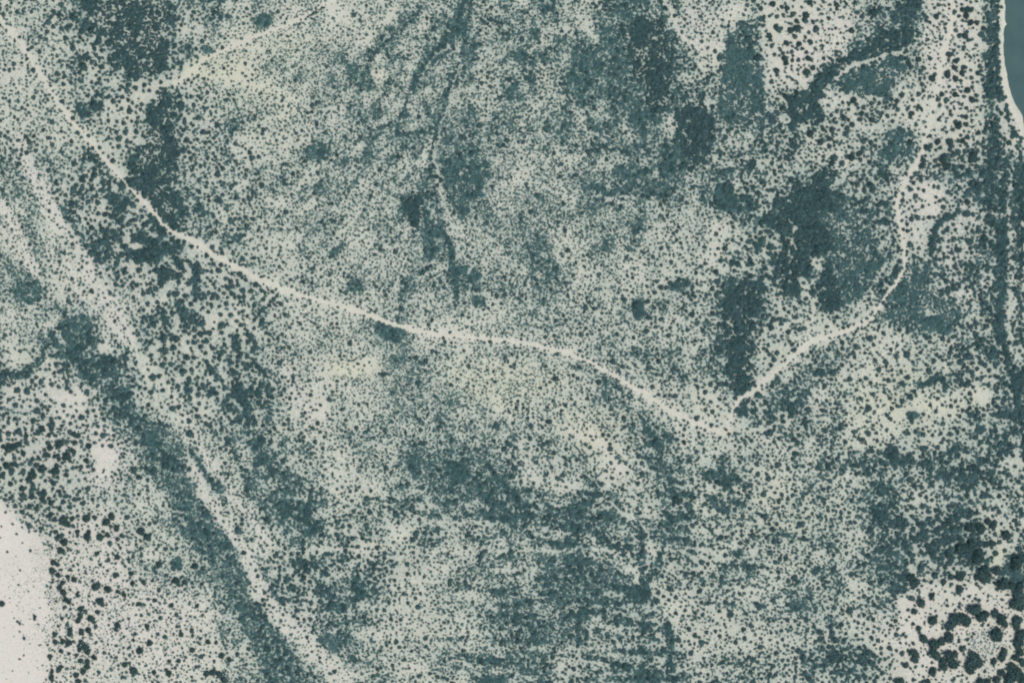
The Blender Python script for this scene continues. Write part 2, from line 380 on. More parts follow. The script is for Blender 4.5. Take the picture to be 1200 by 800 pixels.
# ------------------------------------------------------------------ ground sheet
STEP = 3.0
fx = np.arange(-MARG, 1200+MARG, STEP); fy = np.arange(-MARG, 800+MARG, STEP)
far = np.array([220, 320, 500, 900, 2000, 5000, 14000, 40000], float)
cx = np.concatenate([(-far)[::-1], fx, 1200 + far]); cy = np.concatenate([(-far)[::-1], fy, 800 + far])
GX, GY = np.meshgrid(cx, cy)
GZ = gz(GX, GY)
outd = np.maximum(np.maximum(-MARG - GX, GX - 1200 - MARG), np.maximum(-MARG - GY, GY - 800 - MARG))
vz = GZ
verts = np.stack([wx(GX).ravel(), wy(GY).ravel(), vz.ravel()], 1)
ny_, nx_ = GX.shape
idx = np.arange(ny_*nx_).reshape(ny_, nx_)
quads = np.stack([idx[1:, :-1].ravel(), idx[1:, 1:].ravel(), idx[:-1, 1:].ravel(), idx[:-1, :-1].ravel()], 1)
me = bpy.data.meshes.new('ground')
me.vertices.add(len(verts)); me.vertices.foreach_set('co', verts.ravel())
me.loops.add(quads.size); me.loops.foreach_set('vertex_index', quads.ravel())
me.polygons.add(len(quads)); me.polygons.foreach_set('loop_start', np.arange(0, quads.size, 4)); me.polygons.foreach_set('loop_total', np.full(len(quads), 4))
me.update(calc_edges=True); me.validate()
me.polygons.foreach_set('use_smooth', [True]*len(me.polygons))
def blurf(a, k):
    for ax in (0, 1):
        p = np.pad(a, [(k, k) if i == ax else (0, 0) for i in (0, 1)], mode='edge')
        cs = np.cumsum(np.insert(p, 0, 0, axis=ax), axis=ax)
        a = (np.take(cs, np.arange(2*k+1, cs.shape[ax]), axis=ax) - np.take(cs, np.arange(0, cs.shape[ax]-2*k-1), axis=ax))/(2*k+1)
    return a
LIT = blurf(C, 2)*.8 + blurf(C, 6)*.25
vergeA = smooth(1 - (strip - 0)/3.5)
LIT = LIT*(1 - .9*vergeA)
YEL = np.zeros(PX.shape)
for x, y, rx, ry, a in ((255,78,50,26,.9), (320,60,60,40,.4), (440,95,30,20,.6), (410,432,34,16,.7), (590,450,80,36,.75), (690,510,50,40,.7), (1050,470,70,50,.6), (1175,655,20,20,.8), (660,90,60,60,.3), (900,590,90,50,.4), (1140,490,40,40,.4), (930,610,60,40,.5), (300,120,60,40,.5)):
    YEL = np.maximum(YEL, a*smooth(1.3 - np.hypot((PX-x)/rx, (PY-y)/ry)))
WHT = np.zeros(PX.shape)
WHT = np.maximum(WHT, blurf(in_poly(WX, WY, P('-180,560 0,586 18,600 34,618 60,626 64,690 62,990 -180,990')).astype(float), 11))
for x, y, rx, ry, a in ((100,700,70,120,.75), (190,740,70,70,.65), (1115,60,40,120,.5), (1095,240,60,50,.6), (1130,320,50,40,.5), (1120,740,100,70,.55), (960,60,70,60,.5), (120,540,40,40,.7), (60,500,80,60,.5), (85,465,30,20,.5), (1190,120,30,200,.35), (820,30,50,40,.4), (930,85,30,20,.5), (370,730,40,40,.4), (120,330,60,80,.25)):
    WHT = np.maximum(WHT, a*smooth(1.35 - np.hypot((PX-x)/rx, (PY-y)/ry)))
for q, wd_, a in (('20,170 60,240 100,305 150,397', 20, .55), ('222,540 256,605 285,640 330,725 408,800', 20, .42), ('205,468 240,530 285,598 310,632', 9, .5), ('-20,205 0,240 40,322', 18, .5), ('330,420 352,470 372,490', 16, .5), ('675,508 700,515 727,550', 14, .35)):
    WHT = np.maximum(WHT, a*smooth(1.4 - seg_dist(WX, WY, P(q))/wd_*1.6))
WHT = np.maximum(WHT, .4*vergeA)
WHT = np.clip(WHT*(1 + .14*noise(6, 71) + .20*noise(16, 72) + .16*noise(36, 74)), 0, 1)
for x, y, rx, ry, a in ((140,715,14,20,.25), (175,790,20,16,.2)):
    LIT = np.maximum(LIT, a*smooth(1.5 - np.hypot((WX-x)/rx, (WY-y)/ry))*(1 + .3*noise(5, 73)))
def samp(F): return bil(F, (GX+MARG)/CELL, (GY+MARG)/CELL).ravel()
fr = np.clip(samp(LIT), 0, 1)
ca = me.color_attributes.new('soil', 'FLOAT_COLOR', 'POINT')
rgba = np.ones((len(verts), 4)); rgba[:, 0] = np.where(outd.ravel() > 0, .55, fr); rgba[:, 1] = samp(YEL); rgba[:, 2] = samp(WHT)
ca.data.foreach_set('color', rgba.ravel())
me.materials.append(M_GROUND)
ground = bpy.data.objects.new('ground', me); col.objects.link(ground); ground['kind'] = 'structure'

# ------------------------------------------------------------------ river
xs = np.interp(np.linspace(-600, 1400, 90), yl, xl)
ys = np.linspace(-600, 1400, 90)
rv = []; rf = []
for i, (x, y) in enumerate(zip(xs, ys)):
    for k in range(5): rv.append((float(wx(x - 8 + k*55)), float(wy(y)), WATER_Z))
for i in range(len(ys)-1):
    for k in range(4):
        a = i*5 + k; rf.append((a, a+5, a+6, a+1))
river = mesh_obj('river', rv, rf, M_WATER); river['kind'] = 'structure'

# ------------------------------------------------------------------ tracks
def resample(pts, step):
    p = np.array(pts); d = np.concatenate([[0], np.cumsum(np.hypot(*np.diff(p, axis=0).T))])
    t = np.arange(0, d[-1], step); q = np.stack([np.interp(t, d, p[:, 0]), np.interp(t, d, p[:, 1])], 1)
    for _ in range(3):
        q[1:-1] = .25*q[:-2] + .5*q[1:-1] + .25*q[2:]
    return q
def track(name, pts, widths, seed, rise=.05):
    q = resample(pts, 2.0)
    q = q[(q[:, 0] > -MARG+4) & (q[:, 0] < 1200+MARG-4) & (q[:, 1] > -MARG+4) & (q[:, 1] < 800+MARG-4)]
    tg = np.gradient(q, axis=0); tg /= np.linalg.norm(tg, axis=1)[:, None]; nr = np.stack([-tg[:, 1], tg[:, 0]], 1)
    r = np.random.default_rng(seed); n = len(q)
    s = np.linspace(0, 1, n); wv = np.interp(s, *zip(*widths))
    jl = np.convolve(r.standard_normal(n), np.ones(4)/4, 'same')*.34; jr = np.convolve(r.standard_normal(n), np.ones(4)/4, 'same')*.34
    wob = np.convolve(r.standard_normal(n), np.ones(9)/9, 'same')*.8
    prof = [(-1, -.05), (-.85, 0), (-.62, -.05), (-.38, -.05), (-.18, .02), (.18, .02), (.38, -.05), (.62, -.05), (.85, 0), (1, -.05)]
    vs = []; fs = []; K = len(prof)
    for i in range(n):
        for u, dz in prof:
            off = u*wv[i]/2 + wob[i] + (jl[i] if u < -.5 else jr[i] if u > .5 else 0)
            x, y = q[i] + nr[i]*off
            vs.append((float(wx(x)), float(wy(y)), float(gz(x, y)) + rise + dz*.5))
    for i in range(n-1):
        for k in range(K-1):
            a = i*K + k; fs.append((a, a+1, a+K+1, a+K))
    o = mesh_obj(name, vs, fs, M_TRACK, smooth_shade=True); o['kind'] = 'structure'
    return o
track('main_track', TRACK_A, [(0, 1.7), (.25, 1.7), (.31, 1.8), (.335, 1.8), (.37, 2.2), (.42, 3.2), (.5, 3.8), (.62, 3.6), (.7, 2.0), (.76, 1.2), (.8, 2.5), (.93, 2.4), (1, .8)], 31)
track('side_track', TRACK_B, [(0, 1.4), (.1, 1.8), (.3, 2.8), (.5, 2.8), (.6, 2.0), (.7, 2.4), (.85, 1.4), (1, 1.6)], 32, .055)
track('faint_track', TRACK_C, [(0, 1.0), (.3, 2.2), (.5, 1.2), (1, .6)], 33)

# ------------------------------------------------------------------ bush shapes
def crown_mesh(name, seed, leaves, leaf, lobes, height, material):
    """crown of unit radius: leaf sprays spread over several uneven lobes"""
    r = np.random.default_rng(seed)
    L = []
    for k in range(lobes):
        a = 2*math.pi*k/lobes + r.uniform(-.5, .5); d = r.uniform(.3, .55)
        L.append((d*math.cos(a), d*math.sin(a), height*r.uniform(.35, .6), r.uniform(.36, .54)))
    L.append((r.uniform(-.1, .1), r.uniform(-.1, .1), height*.58, .68))
    V = []; F = []
    wts = np.array([l[3]**2 for l in L]); wts /= wts.sum()
    for i in range(leaves):
        lx, ly, lz, lr = L[r.choice(len(L), p=wts)]
        d = r.standard_normal(3); d /= np.linalg.norm(d)
        if d[2] < -.35: d[2] = -d[2]
        rad = lr*r.uniform(.55, 1.08)
        c = np.array([lx, ly, lz]) + d*rad*np.array([1, 1, height*.8])
        c[2] = max(c[2], .06)
        nrm = d*.8 + r.standard_normal(3)*.55 + np.array([0, 0, .4]); nrm /= np.linalg.norm(nrm)
        t = np.cross(nrm, r.standard_normal(3)); t /= np.linalg.norm(t); bt = np.cross(nrm, t)
        s1 = leaf*r.uniform(.7, 1.35); s2 = s1*r.uniform(.55, .9)
        b0 = len(V)
        for u, v_ in ((-1, 0), (-.2, -1), (1, 0), (.1, 1)): V.append(c + t*u*s1 + bt*v_*s2)
        F.append((b0, b0+1, b0+2, b0+3))
    me = bpy.data.meshes.new(name); me.from_pydata([tuple(v) for v in V], [], F); me.materials.append(material); me.update()
    return me
def trunk_mesh(name, seed, height):
    r = np.random.default_rng(seed); V = []; F = []
    def limb(p0, p1, r0, r1):
        p0 = np.array(p0); p1 = np.array(p1); d = p1-p0; d /= np.linalg.norm(d)
        t = np.cross(d, [.3, .9, .1]); t /= np.linalg.norm(t); b = np.cross(d, t); b0 = len(V)
        for p, rr in ((p0, r0), (p1, r1)):
            for k in range(5):
                a = 2*math.pi*k/5; V.append(p + (t*math.cos(a) + b*math.sin(a))*rr)
        for k in range(5): F.append((b0+k, b0+(k+1) % 5, b0+5+(k+1) % 5, b0+5+k))
    limb((0, 0, -.08), (.02, 0, height*.25), .075, .06)
    for k in range(5):
        a = 2*math.pi*k/5 + r.uniform(-.4, .4)
        limb((0, 0, height*.18), (.5*math.cos(a), .5*math.sin(a), height*r.uniform(.5, .75)), .05, .018)
    me = bpy.data.meshes.new(name); me.from_pydata([tuple(v) for v in V], [], F); me.materials.append(M_WOOD); me.update()
    return me
BIG = [crown_mesh('bush_crown', 100+i, 420, .135, 3 + i % 4, .85, M_BUSH) for i in range(9)]
BIGT = [trunk_mesh('bush_trunk', 200+i, .85) for i in range(9)]

# ------------------------------------------------------------------ bushes set out one by one
# (origin x, origin y, then x,y,radius in eighths of a survey unit)
SPOTS = [
 (0,600,'12,132,12 118,112,16 220,86,10 68,372,16 285,360,20 188,543,15 118,600,8 152,60,8 478,15,28 468,45,22 255,15,16 290,38,24 360,75,20 378,105,16 378,150,20 297,130,12 600,85,50 635,110,35 680,60,28 815,60,45 735,70,16 890,50,28 1000,90,45 1050,40,40 1095,150,38 912,125,20 835,185,28 820,235,45 520,185,26 550,230,30 585,215,25 605,280,45 725,185,28 940,230,38 1010,215,30 488,328,18 575,360,42 640,345,22 735,370,18 915,385,28 1020,450,24 500,470,32 540,490,28 488,545,36 575,540,20 690,500,18 662,540,20 803,552,18 940,492,22 640,605,26 695,630,32 590,660,28 495,655,18 540,645,16 545,590,30 560,705,30 595,750,34 605,785,25 905,695,50 1015,720,40 1085,590,38 1010,548,18 1105,420,32 1130,335,22 1175,505,20 1157,640,16 1110,745,26 1165,775,28 735,750,20 660,725,18 835,785,18 730,780,26'),
 (150,600,'125,175,45 180,235,38 50,410,20 125,405,20 30,575,30 45,665,26 230,640,24 415,345,22 460,335,20 415,525,20 490,530,22 630,505,40 450,640,40 530,655,28 290,730,26 170,530,24 290,490,34 205,105,22 95,75,20'),
 (0,700,'20,55,32 325,175,24 325,200,20 165,225,20 188,242,16 228,380,20 188,320,10 368,445,10 530,35,18 620,20,32 650,45,28 610,90,24 665,105,18 760,105,32 755,165,34 735,215,32 800,125,25 855,195,40 885,230,20 940,35,45 960,60,30 915,135,28 885,55,22 550,268,22 695,175,14 583,207,14 630,250,24 660,305,34 655,340,30 515,345,28 520,415,30 590,410,32 645,425,34 765,320,36 830,305,36 850,345,24 565,370,16 765,415,32 800,465,40 745,490,26 820,510,34 720,538,22 470,550,28 470,580,18 760,590,30 820,600,30 885,560,32 820,645,34 780,690,34 715,725,32 690,660,14 568,655,28 490,690,26 485,750,34 490,785,22 740,785,32 800,780,24 1100,255,32 1090,300,26 1162,368,18 1097,447,16 975,515,22 1092,560,18 1047,678,18 1150,745,24 1185,575,20 1175,625,32 613,745,12 690,410,18'),
 (150,700,'105,60,28 150,65,22 250,25,26 190,15,20 265,118,22 240,135,14 305,140,14 410,70,26 578,40,14 578,65,14 650,75,26 250,215,18 298,190,18 180,270,28 140,300,14 68,338,24 455,165,24 492,195,18 585,175,18 460,270,24 430,335,16 500,345,30 600,308,26 605,355,20 680,382,22 672,435,18 750,415,28 622,415,14 205,425,34 110,500,40 15,465,20 350,490,14 352,530,14 508,475,14 600,490,30 712,538,18 775,515,14 880,540,32 950,580,28 388,595,26 475,590,26 540,560,16 445,655,20 568,640,16 640,650,22 60,685,44 245,700,28 385,710,36 160,750,14 205,745,14 600,742,16 740,710,36 800,700,40 860,720,36 900,770,40 230,790,20 288,790,18 15,615,20 45,500,14'),
 (1050,600,'690,140,42 790,150,45 860,85,32 910,130,32 1030,215,46 1130,115,24 850,300,30 905,295,30 610,345,55 700,300,44 775,375,40 760,440,50 485,395,34 825,575,66 825,630,40 935,545,44 1130,480,60 1110,420,35 1000,670,55 1080,690,35 1160,690,40 1150,770,60 595,615,34 515,605,28 520,675,24 595,725,36 445,650,28 335,780,30 220,750,16 375,690,16 680,640,20 690,785,20 820,760,12 265,640,25 175,660,46 140,620,40'),
 (1050,700,'230,50,42 170,130,30 115,115,22 330,10,22 340,215,48 480,75,22 475,20,18 595,55,20 780,25,24 505,260,44 560,200,60 630,190,50 660,220,50 740,110,60 800,180,50 835,160,36 930,150,40 985,200,48 1015,245,36 945,340,58 1140,40,60 1160,80,45 1135,215,46 1130,270,35 1165,350,50 1150,430,46 1060,97,14 210,285,26 220,330,20 255,380,38 290,410,24 360,440,50 425,410,36 350,510,38 380,545,40 440,600,36 450,650,38 505,540,48 555,525,28 545,620,48 500,380,44 480,350,30 300,525,22 165,510,38 175,580,34 115,495,22 210,545,20 92,632,30 345,695,38 725,580,65 700,640,60 770,610,45 690,690,30 615,480,26 640,460,24 590,395,20 670,390,22 710,365,20 1010,505,38 990,560,38 915,595,28 1160,510,40 1120,560,34 1185,600,40 1080,650,44 985,705,36 1120,720,60 1060,760,50 1180,760,50 940,770,40 860,790,35 545,755,20 370,765,14 250,785,24 300,785,26 185,770,12 785,785,40 805,260,22 865,255,16 880,325,20 775,720,16 830,690,22 70,345,18 125,180,16 40,420,14 10,300,16 30,785,40'),
 (0,500,'165,45,26 30,185,26 80,210,45 130,190,45 180,165,35 400,20,36 485,20,30 325,65,22 245,90,28 460,80,26 525,85,24 560,155,46 700,70,30 735,85,28 705,150,30 765,185,20 838,180,32 825,92,18 650,195,20 690,230,30 630,275,38 605,295,30 545,275,26 470,195,36 440,265,40 220,250,28 360,285,24 65,365,44 160,365,24 210,350,22 400,390,44 520,415,44 310,455,44 275,500,40 15,465,28 100,535,32 205,580,30 235,575,24 330,585,20 300,650,34 112,660,20 205,690,22 240,680,20 410,625,42 400,680,34 480,715,34 500,530,30 558,608,26 455,670,20 355,740,24 280,745,28 435,770,16 560,765,26 655,655,22 625,450,28 650,510,24 590,575,20 815,320,30 765,365,18 975,403,14 855,275,14 860,365,20 510,650,20 595,715,14 690,325,14'),
 (1050,0,'378,160,28 460,58,16 425,52,12 550,110,24 570,60,14 615,45,20 620,95,26 680,95,36 660,150,32 625,195,18 440,100,12 755,215,26 700,215,30 725,265,16 665,300,24 650,345,34 692,380,22 640,405,20 320,215,22 355,245,16 385,262,14 422,368,24 363,397,14 282,388,14 320,283,10 385,303,10 305,418,12 512,383,12 318,455,12 635,445,22 548,475,22 500,515,30 480,515,20 530,510,24 690,530,18 730,518,14 763,520,16 495,570,20 560,575,26 470,600,14 550,640,30 640,635,28 318,552,24 395,512,12 375,648,12 482,700,38 297,690,16 340,740,36 370,705,22 740,590,14 620,690,28 770,690,28 560,742,32 610,760,24 210,560,30 225,745,22 720,775,16 270,645,20 705,658,14 720,465,14 160,790,18 815,320,20 838,92,14'),
 (1050,100,'430,88,26 465,158,22 350,110,14 555,90,30 610,60,20 670,50,34 635,105,14 543,157,16 592,180,14 712,135,32 705,243,18 510,245,22 548,222,20 400,325,24 415,300,16 655,300,26 660,370,28 585,385,36 545,345,20 705,340,16 437,420,24 475,440,22 158,140,24 140,270,30 210,205,26 115,215,22 255,55,24 293,187,12 130,468,20 180,425,18 130,530,26 112,560,16 295,488,16 188,355,14 390,530,34 285,582,30 505,540,40 520,520,24 625,525,26 668,488,26 715,395,16 770,450,26 435,700,40 720,660,38 710,700,30 620,710,18 755,545,14 670,580,22 150,95,14 245,245,12 620,770,26 480,760,40 240,760,28'),
 (900,0,'45,40,30 180,80,26 140,75,20 15,155,20 143,145,22 213,160,18 355,150,36 340,180,22 410,193,14 193,222,16 78,160,20 75,260,28 122,270,24 95,290,22 270,200,26 275,270,38 210,290,34 240,333,16 385,305,20 350,355,22 395,395,30 292,412,26 175,405,26 280,468,14 228,480,12 117,475,18 375,550,30 505,200,22 445,250,14 620,120,16 645,50,28 735,40,24 780,292,28 678,165,16 515,435,22 440,460,22 495,385,18 580,550,22 497,625,22 420,640,26 365,680,34 308,635,14 82,665,30 85,705,24 182,725,20 230,750,18 275,785,20 160,555,32 170,590,28 230,570,26 235,525,20 105,525,18 60,520,12 40,430,24 15,340,30 25,375,22 158,677,12 990,120,36 1060,115,20 815,30,26 470,320,18 680,310,18 390,25,28 520,20,26 155,780,20'),
 (900,100,'105,55,16 170,110,32 150,85,18 270,75,28 140,215,30 95,282,18 22,315,20 115,370,22 62,362,14 390,455,32 405,543,16 455,615,18 520,630,14 738,75,16 915,127,14 700,165,26 800,140,30 760,180,22 845,215,24 1090,165,24 1105,215,24 1190,190,26 1058,290,20 875,272,28 930,290,22 620,345,20 740,395,18 845,325,18 970,330,28 790,370,28 910,510,26 490,535,30 580,505,28 600,735,28 595,675,20 780,680,34 860,640,28 400,720,22 30,435,26 75,430,16 220,655,12 645,540,16 680,540,16 110,770,22'),
]
SPECS = []                               # x, y, radius, zone
for ox, oy, s in SPOTS:
    for q in s.split():
        a, b, r = (float(v) for v in q.split(','))
        SPECS.append([ox + a/8, oy + b/8, r/8])
ZONES = [                                # phrase for labels, group, test
 ('on the bare white flat, lower left', lambda x, y: x < 52 and y > 604),
 ('in the upper belt edging the white flat', lambda x, y: x < 92 and 600 <= y < 690),
 ('in the lower belt edging the white flat', lambda x, y: x < 116 and y >= 690),
 ('on upper sand right of the white flat', lambda x, y: x < 300 and 600 <= y < 715),
 ('on lower sand right of the white flat', lambda x, y: x < 300 and y >= 715),
 ('by the left edge above the white flat', lambda x, y: x < 45 and y < 604),
 ('left of the round bare patch, lower left', lambda x, y: x < 150 and y < 604),
 ('by the top edge left of slanting thicket', lambda x, y: 895 < x < 1050 and y < 55),
 ('round the clearing left of slanting thicket', lambda x, y: 895 < x < 1050 and y < 112),
 ('below the slanting and leaf shaped thickets', lambda x, y: 895 < x < 1056 and y < 210),
 ('on topmost sand between track and river', lambda x, y: x > 1050 and y < 52),
 ('on middle sand between track and river', lambda x, y: x > 1050 and y < 105),
 ('on lowest sand between track and river', lambda x, y: x > 1050 and y < 210),
 ('in dense growth above the lower right clearing', lambda x, y: x > 1050 and 600 <= y < 680),
 ('left in the lower right bush ring', lambda x, y: x > 1050 and y >= 680 and x < 1112),
 ('amid the lower right bush ring', lambda x, y: x > 1050 and y >= 680 and x < 1160),
 ('by the edge, lower right corner', lambda x, y: x >= 1160 and y >= 680),
]
def zone_of(x, y):
    for i, (ph, f) in enumerate(ZONES):
        if f(x, y): return i
    return None
SPECS.sort(key=lambda s: -s[2])
single, extra = SPECS[:300], SPECS[300:]
ORD = ['first', 'second', 'third', 'fourth', 'fifth', 'sixth', 'seventh', 'eighth', 'ninth', 'tenth', 'eleventh', 'twelfth', 'thirteenth', 'fourteenth', 'fifteenth', 'sixteenth', 'seventeenth', 'eighteenth', 'nineteenth', 'twentieth', 'twenty-first', 'twenty-second', 'twenty-third', 'twenty-fourth']
byzone = {}
for s in single:
    byzone.setdefault(zone_of(s[0], s[1]), []).append(s)
def size_word(r): return 'huge' if r >= 5.7 else 'large' if r >= 4.2 else 'middling' if r >= 3.2 else 'small'
bi = 0
for z, items in byzone.items():
    phrase = ZONES[z][0] if z is not None else 'on open ground'
    cls = {}
    for s in items: cls.setdefault(size_word(s[2]), []).append(s)
    for sw, lst in cls.items():
        lst.sort(key=lambda s: s[0])
        for k, (x, y, r) in enumerate(lst):
            root = bpy.data.objects.new('bush', None); col.objects.link(root)
            root.empty_display_size = .5
            root.location = (float(wx(x)), float(wy(y)), float(gz(x, y)))
            root.rotation_euler = (0, 0, random.uniform(0, 6.28))
            R = r*S*(1.08 if x < 300 else 1.34 if y > 600 else 1.2)
            root.scale = (R*random.uniform(.92, 1.1), R*random.uniform(.92, 1.1), R*random.uniform(.75, 1.0))
            if len(lst) == 1: root['label'] = f'only {sw} dark bush {phrase}'
            else: root['label'] = f'{sw} dark bush {phrase}, {ORD[k]} from left'
            root['category'] = 'bush'; root['group'] = 'bushes standing singly on pale sand'
            v = bi % len(BIG); bi += 1
            c = bpy.data.objects.new('crown', BIG[v]); col.objects.link(c); c.parent = root
            t = bpy.data.objects.new('trunk', BIGT[v]); col.objects.link(t); t.parent = root

# ------------------------------------------------------------------ scrub that nobody could count
def proto(name, me):
    return bpy.data.objects.new(name, me)
PB = [proto('bush_shape', crown_mesh('bush_shape', 300+i, 130, .2, 2 + i % 4, .75, M_SHRUB)) for i in range(7)]
PS = [proto('scrub_shape', crown_mesh('scrub_shape', 400+i, 60, .27, 2 + i % 3, .7, M_SCRUB)) for i in range(6)]

def scatter_group(name, protos):
    ng = bpy.data.node_groups.new(name, 'GeometryNodeTree')
    ng.interface.new_socket('Geometry', in_out='INPUT', socket_type='NodeSocketGeometry')
    ng.interface.new_socket('Geometry', in_out='OUTPUT', socket_type='NodeSocketGeometry')
    N = ng.nodes; L = ng.links
    gi = N.new('NodeGroupInput'); go = N.new('NodeGroupOutput')
    jn = N.new('GeometryNodeJoinGeometry')
    for p in protos:
        oi = N.new('GeometryNodeObjectInfo'); oi.inputs['Object'].default_value = p
        gti = N.new('GeometryNodeGeometryToInstance'); L.new(oi.outputs['Geometry'], gti.inputs[0]); L.new(gti.outputs[0], jn.inputs[0])
    m2p = N.new('GeometryNodeMeshToPoints'); L.new(gi.outputs[0], m2p.inputs[0])
    ip = N.new('GeometryNodeInstanceOnPoints'); L.new(m2p.outputs[0], ip.inputs['Points']); L.new(jn.outputs[0], ip.inputs['Instance'])
    ip.inputs['Pick Instance'].default_value = True
    rv = N.new('FunctionNodeRandomValue'); rv.data_type = 'INT'; rv.inputs[4].default_value = 0; rv.inputs[5].default_value = len(protos)-1; rv.inputs[8].default_value = 3
    L.new(rv.outputs[2], ip.inputs['Instance Index'])
    na = N.new('GeometryNodeInputNamedAttribute'); na.data_type = 'FLOAT_VECTOR'; na.inputs[0].default_value = 'size'; L.new(na.outputs[0], ip.inputs['Scale'])
    nb = N.new('GeometryNodeInputNamedAttribute'); nb.data_type = 'FLOAT_VECTOR'; nb.inputs[0].default_value = 'turn'; L.new(nb.outputs[0], ip.inputs['Rotation'])
    L.new(ip.outputs[0], go.inputs[0])
    return ng
PD = [proto('dark_shape', crown_mesh('dark_shape', 600+i, 150, .19, 2 + i % 4, .75, M_DARK)) for i in range(6)]
NG_D = scatter_group('dark_scatter', PD)
PT = [proto('tuft_shape', crown_mesh('tuft_shape', 500+i, 22, .42, 2, .6, M_TUFT)) for i in range(5)]
NG_B, NG_S, NG_T = scatter_group('bush_scatter', PB), scatter_group('scrub_scatter', PS), scatter_group('tuft_scatter', PT)

def scatter(name, pts, ng, label, category):
    """pts: n x 3 array of survey x, y, radius"""
    n = len(pts); me = bpy.data.meshes.new(name)
    co = np.stack([wx(pts[:, 0]), wy(pts[:, 1]), gz(pts[:, 0], pts[:, 1]) - .02], 1)
    me.vertices.add(n); me.vertices.foreach_set('co', co.ravel())
    R = pts[:, 2]*S
    sc = np.stack([R*rng.uniform(.85, 1.18, n), R*rng.uniform(.85, 1.18, n), R*rng.uniform(.65, 1.0, n)], 1)
    a = me.attributes.new('size', 'FLOAT_VECTOR', 'POINT'); a.data.foreach_set('vector', sc.ravel())
    tn = np.zeros((n, 3)); tn[:, 2] = rng.uniform(0, 6.28, n)
    a = me.attributes.new('turn', 'FLOAT_VECTOR', 'POINT'); a.data.foreach_set('vector', tn.ravel())
    me.update()
    o = bpy.data.objects.new(name, me); col.objects.link(o)
    md = o.modifiers.new('scatter', 'NODES'); md.node_group = ng
    o['kind'] = 'stuff'; o['label'] = label; o['category'] = category
    return o

def draw(Cf, sig=.42, rmul=1.0, share=1.0):
    r = RM*rmul
    lam = -np.log(1 - np.clip(Cf, 0, .985))*share/(math.pi*r*r*math.exp(2*sig*sig)*.82)
    cnt = rng.poisson(lam*CELL*CELL)
    j, i = np.nonzero(cnt); k = cnt[j, i]
    j = np.repeat(j, k); i = np.repeat(i, k); n = len(i)
    x = gx[i] + rng.uniform(-CELL/2, CELL/2, n); y = gy[j] + rng.uniform(-CELL/2, CELL/2, n)
    rr = np.clip(r[j, i]*np.exp(sig*rng.standard_normal(n)), .7, 6.0)
    return np.stack([x, y, rr], 1), j, i
pts, jj, ii = draw(C, sig=.33, share=2.3)
# keep the tracks and the water clear
st = bil(clear, (pts[:, 0]+MARG)/CELL, (pts[:, 1]+MARG)/CELL); rd = bil(river_d, (pts[:, 0]+MARG)/CELL, (pts[:, 1]+MARG)/CELL)
ok = (st > pts[:, 2]*.55 - .6) & (rd < -4.5 - pts[:, 2]*.5)
pts, jj, ii = pts[ok], jj[ok], ii[ok]
def thin(p, c):
    # shrubs compete for room: drop those that crowd a bigger or earlier one, less strictly where cover is dense
    k = np.interp(c, [.2, .45, .65, .8, .95], [.87, .69, .51, .36, .21])
    order = np.argsort(rng.uniform(0, 1, len(p)) - .13*p[:, 2]); cell = 6.0; grid = {}; keep = np.zeros(len(p), bool)
    X = p[:, 0].tolist(); Y = p[:, 1].tolist(); R = p[:, 2].tolist(); K = k.tolist()
    for q in order.tolist():
        x, y, r, f = X[q], Y[q], R[q], K[q]; a, b = int(x//cell), int(y//cell); good = True
        for u in (a-1, a, a+1):
            for v in (b-1, b, b+1):
                for (x2, y2, r2) in grid.get((u, v), ()):
                    dd = f*(r + r2)
                    if (x-x2)**2 + (y-y2)**2 < dd*dd: good = False; break
                if not good: break
            if not good: break
        if good:
            keep[q] = True; grid.setdefault((a, b), []).append((x, y, r))
    return keep
kp = thin(pts, C[jj, ii])
pts, jj, ii = pts[kp], jj[kp], ii[kp]
tid = np.full(len(pts), -1)
for k, mk in enumerate(THM): tid[mk[jj, ii]] = k
for k, (lab, s, c) in enumerate(THICKETS):
    sel = pts[tid == k].copy(); sel[:, 2] *= 1.15
    scatter('thicket', sel, NG_D if k in (0, 1, 2, 3, 5, 6, 8, 10, 13) else NG_B, lab, 'thicket')
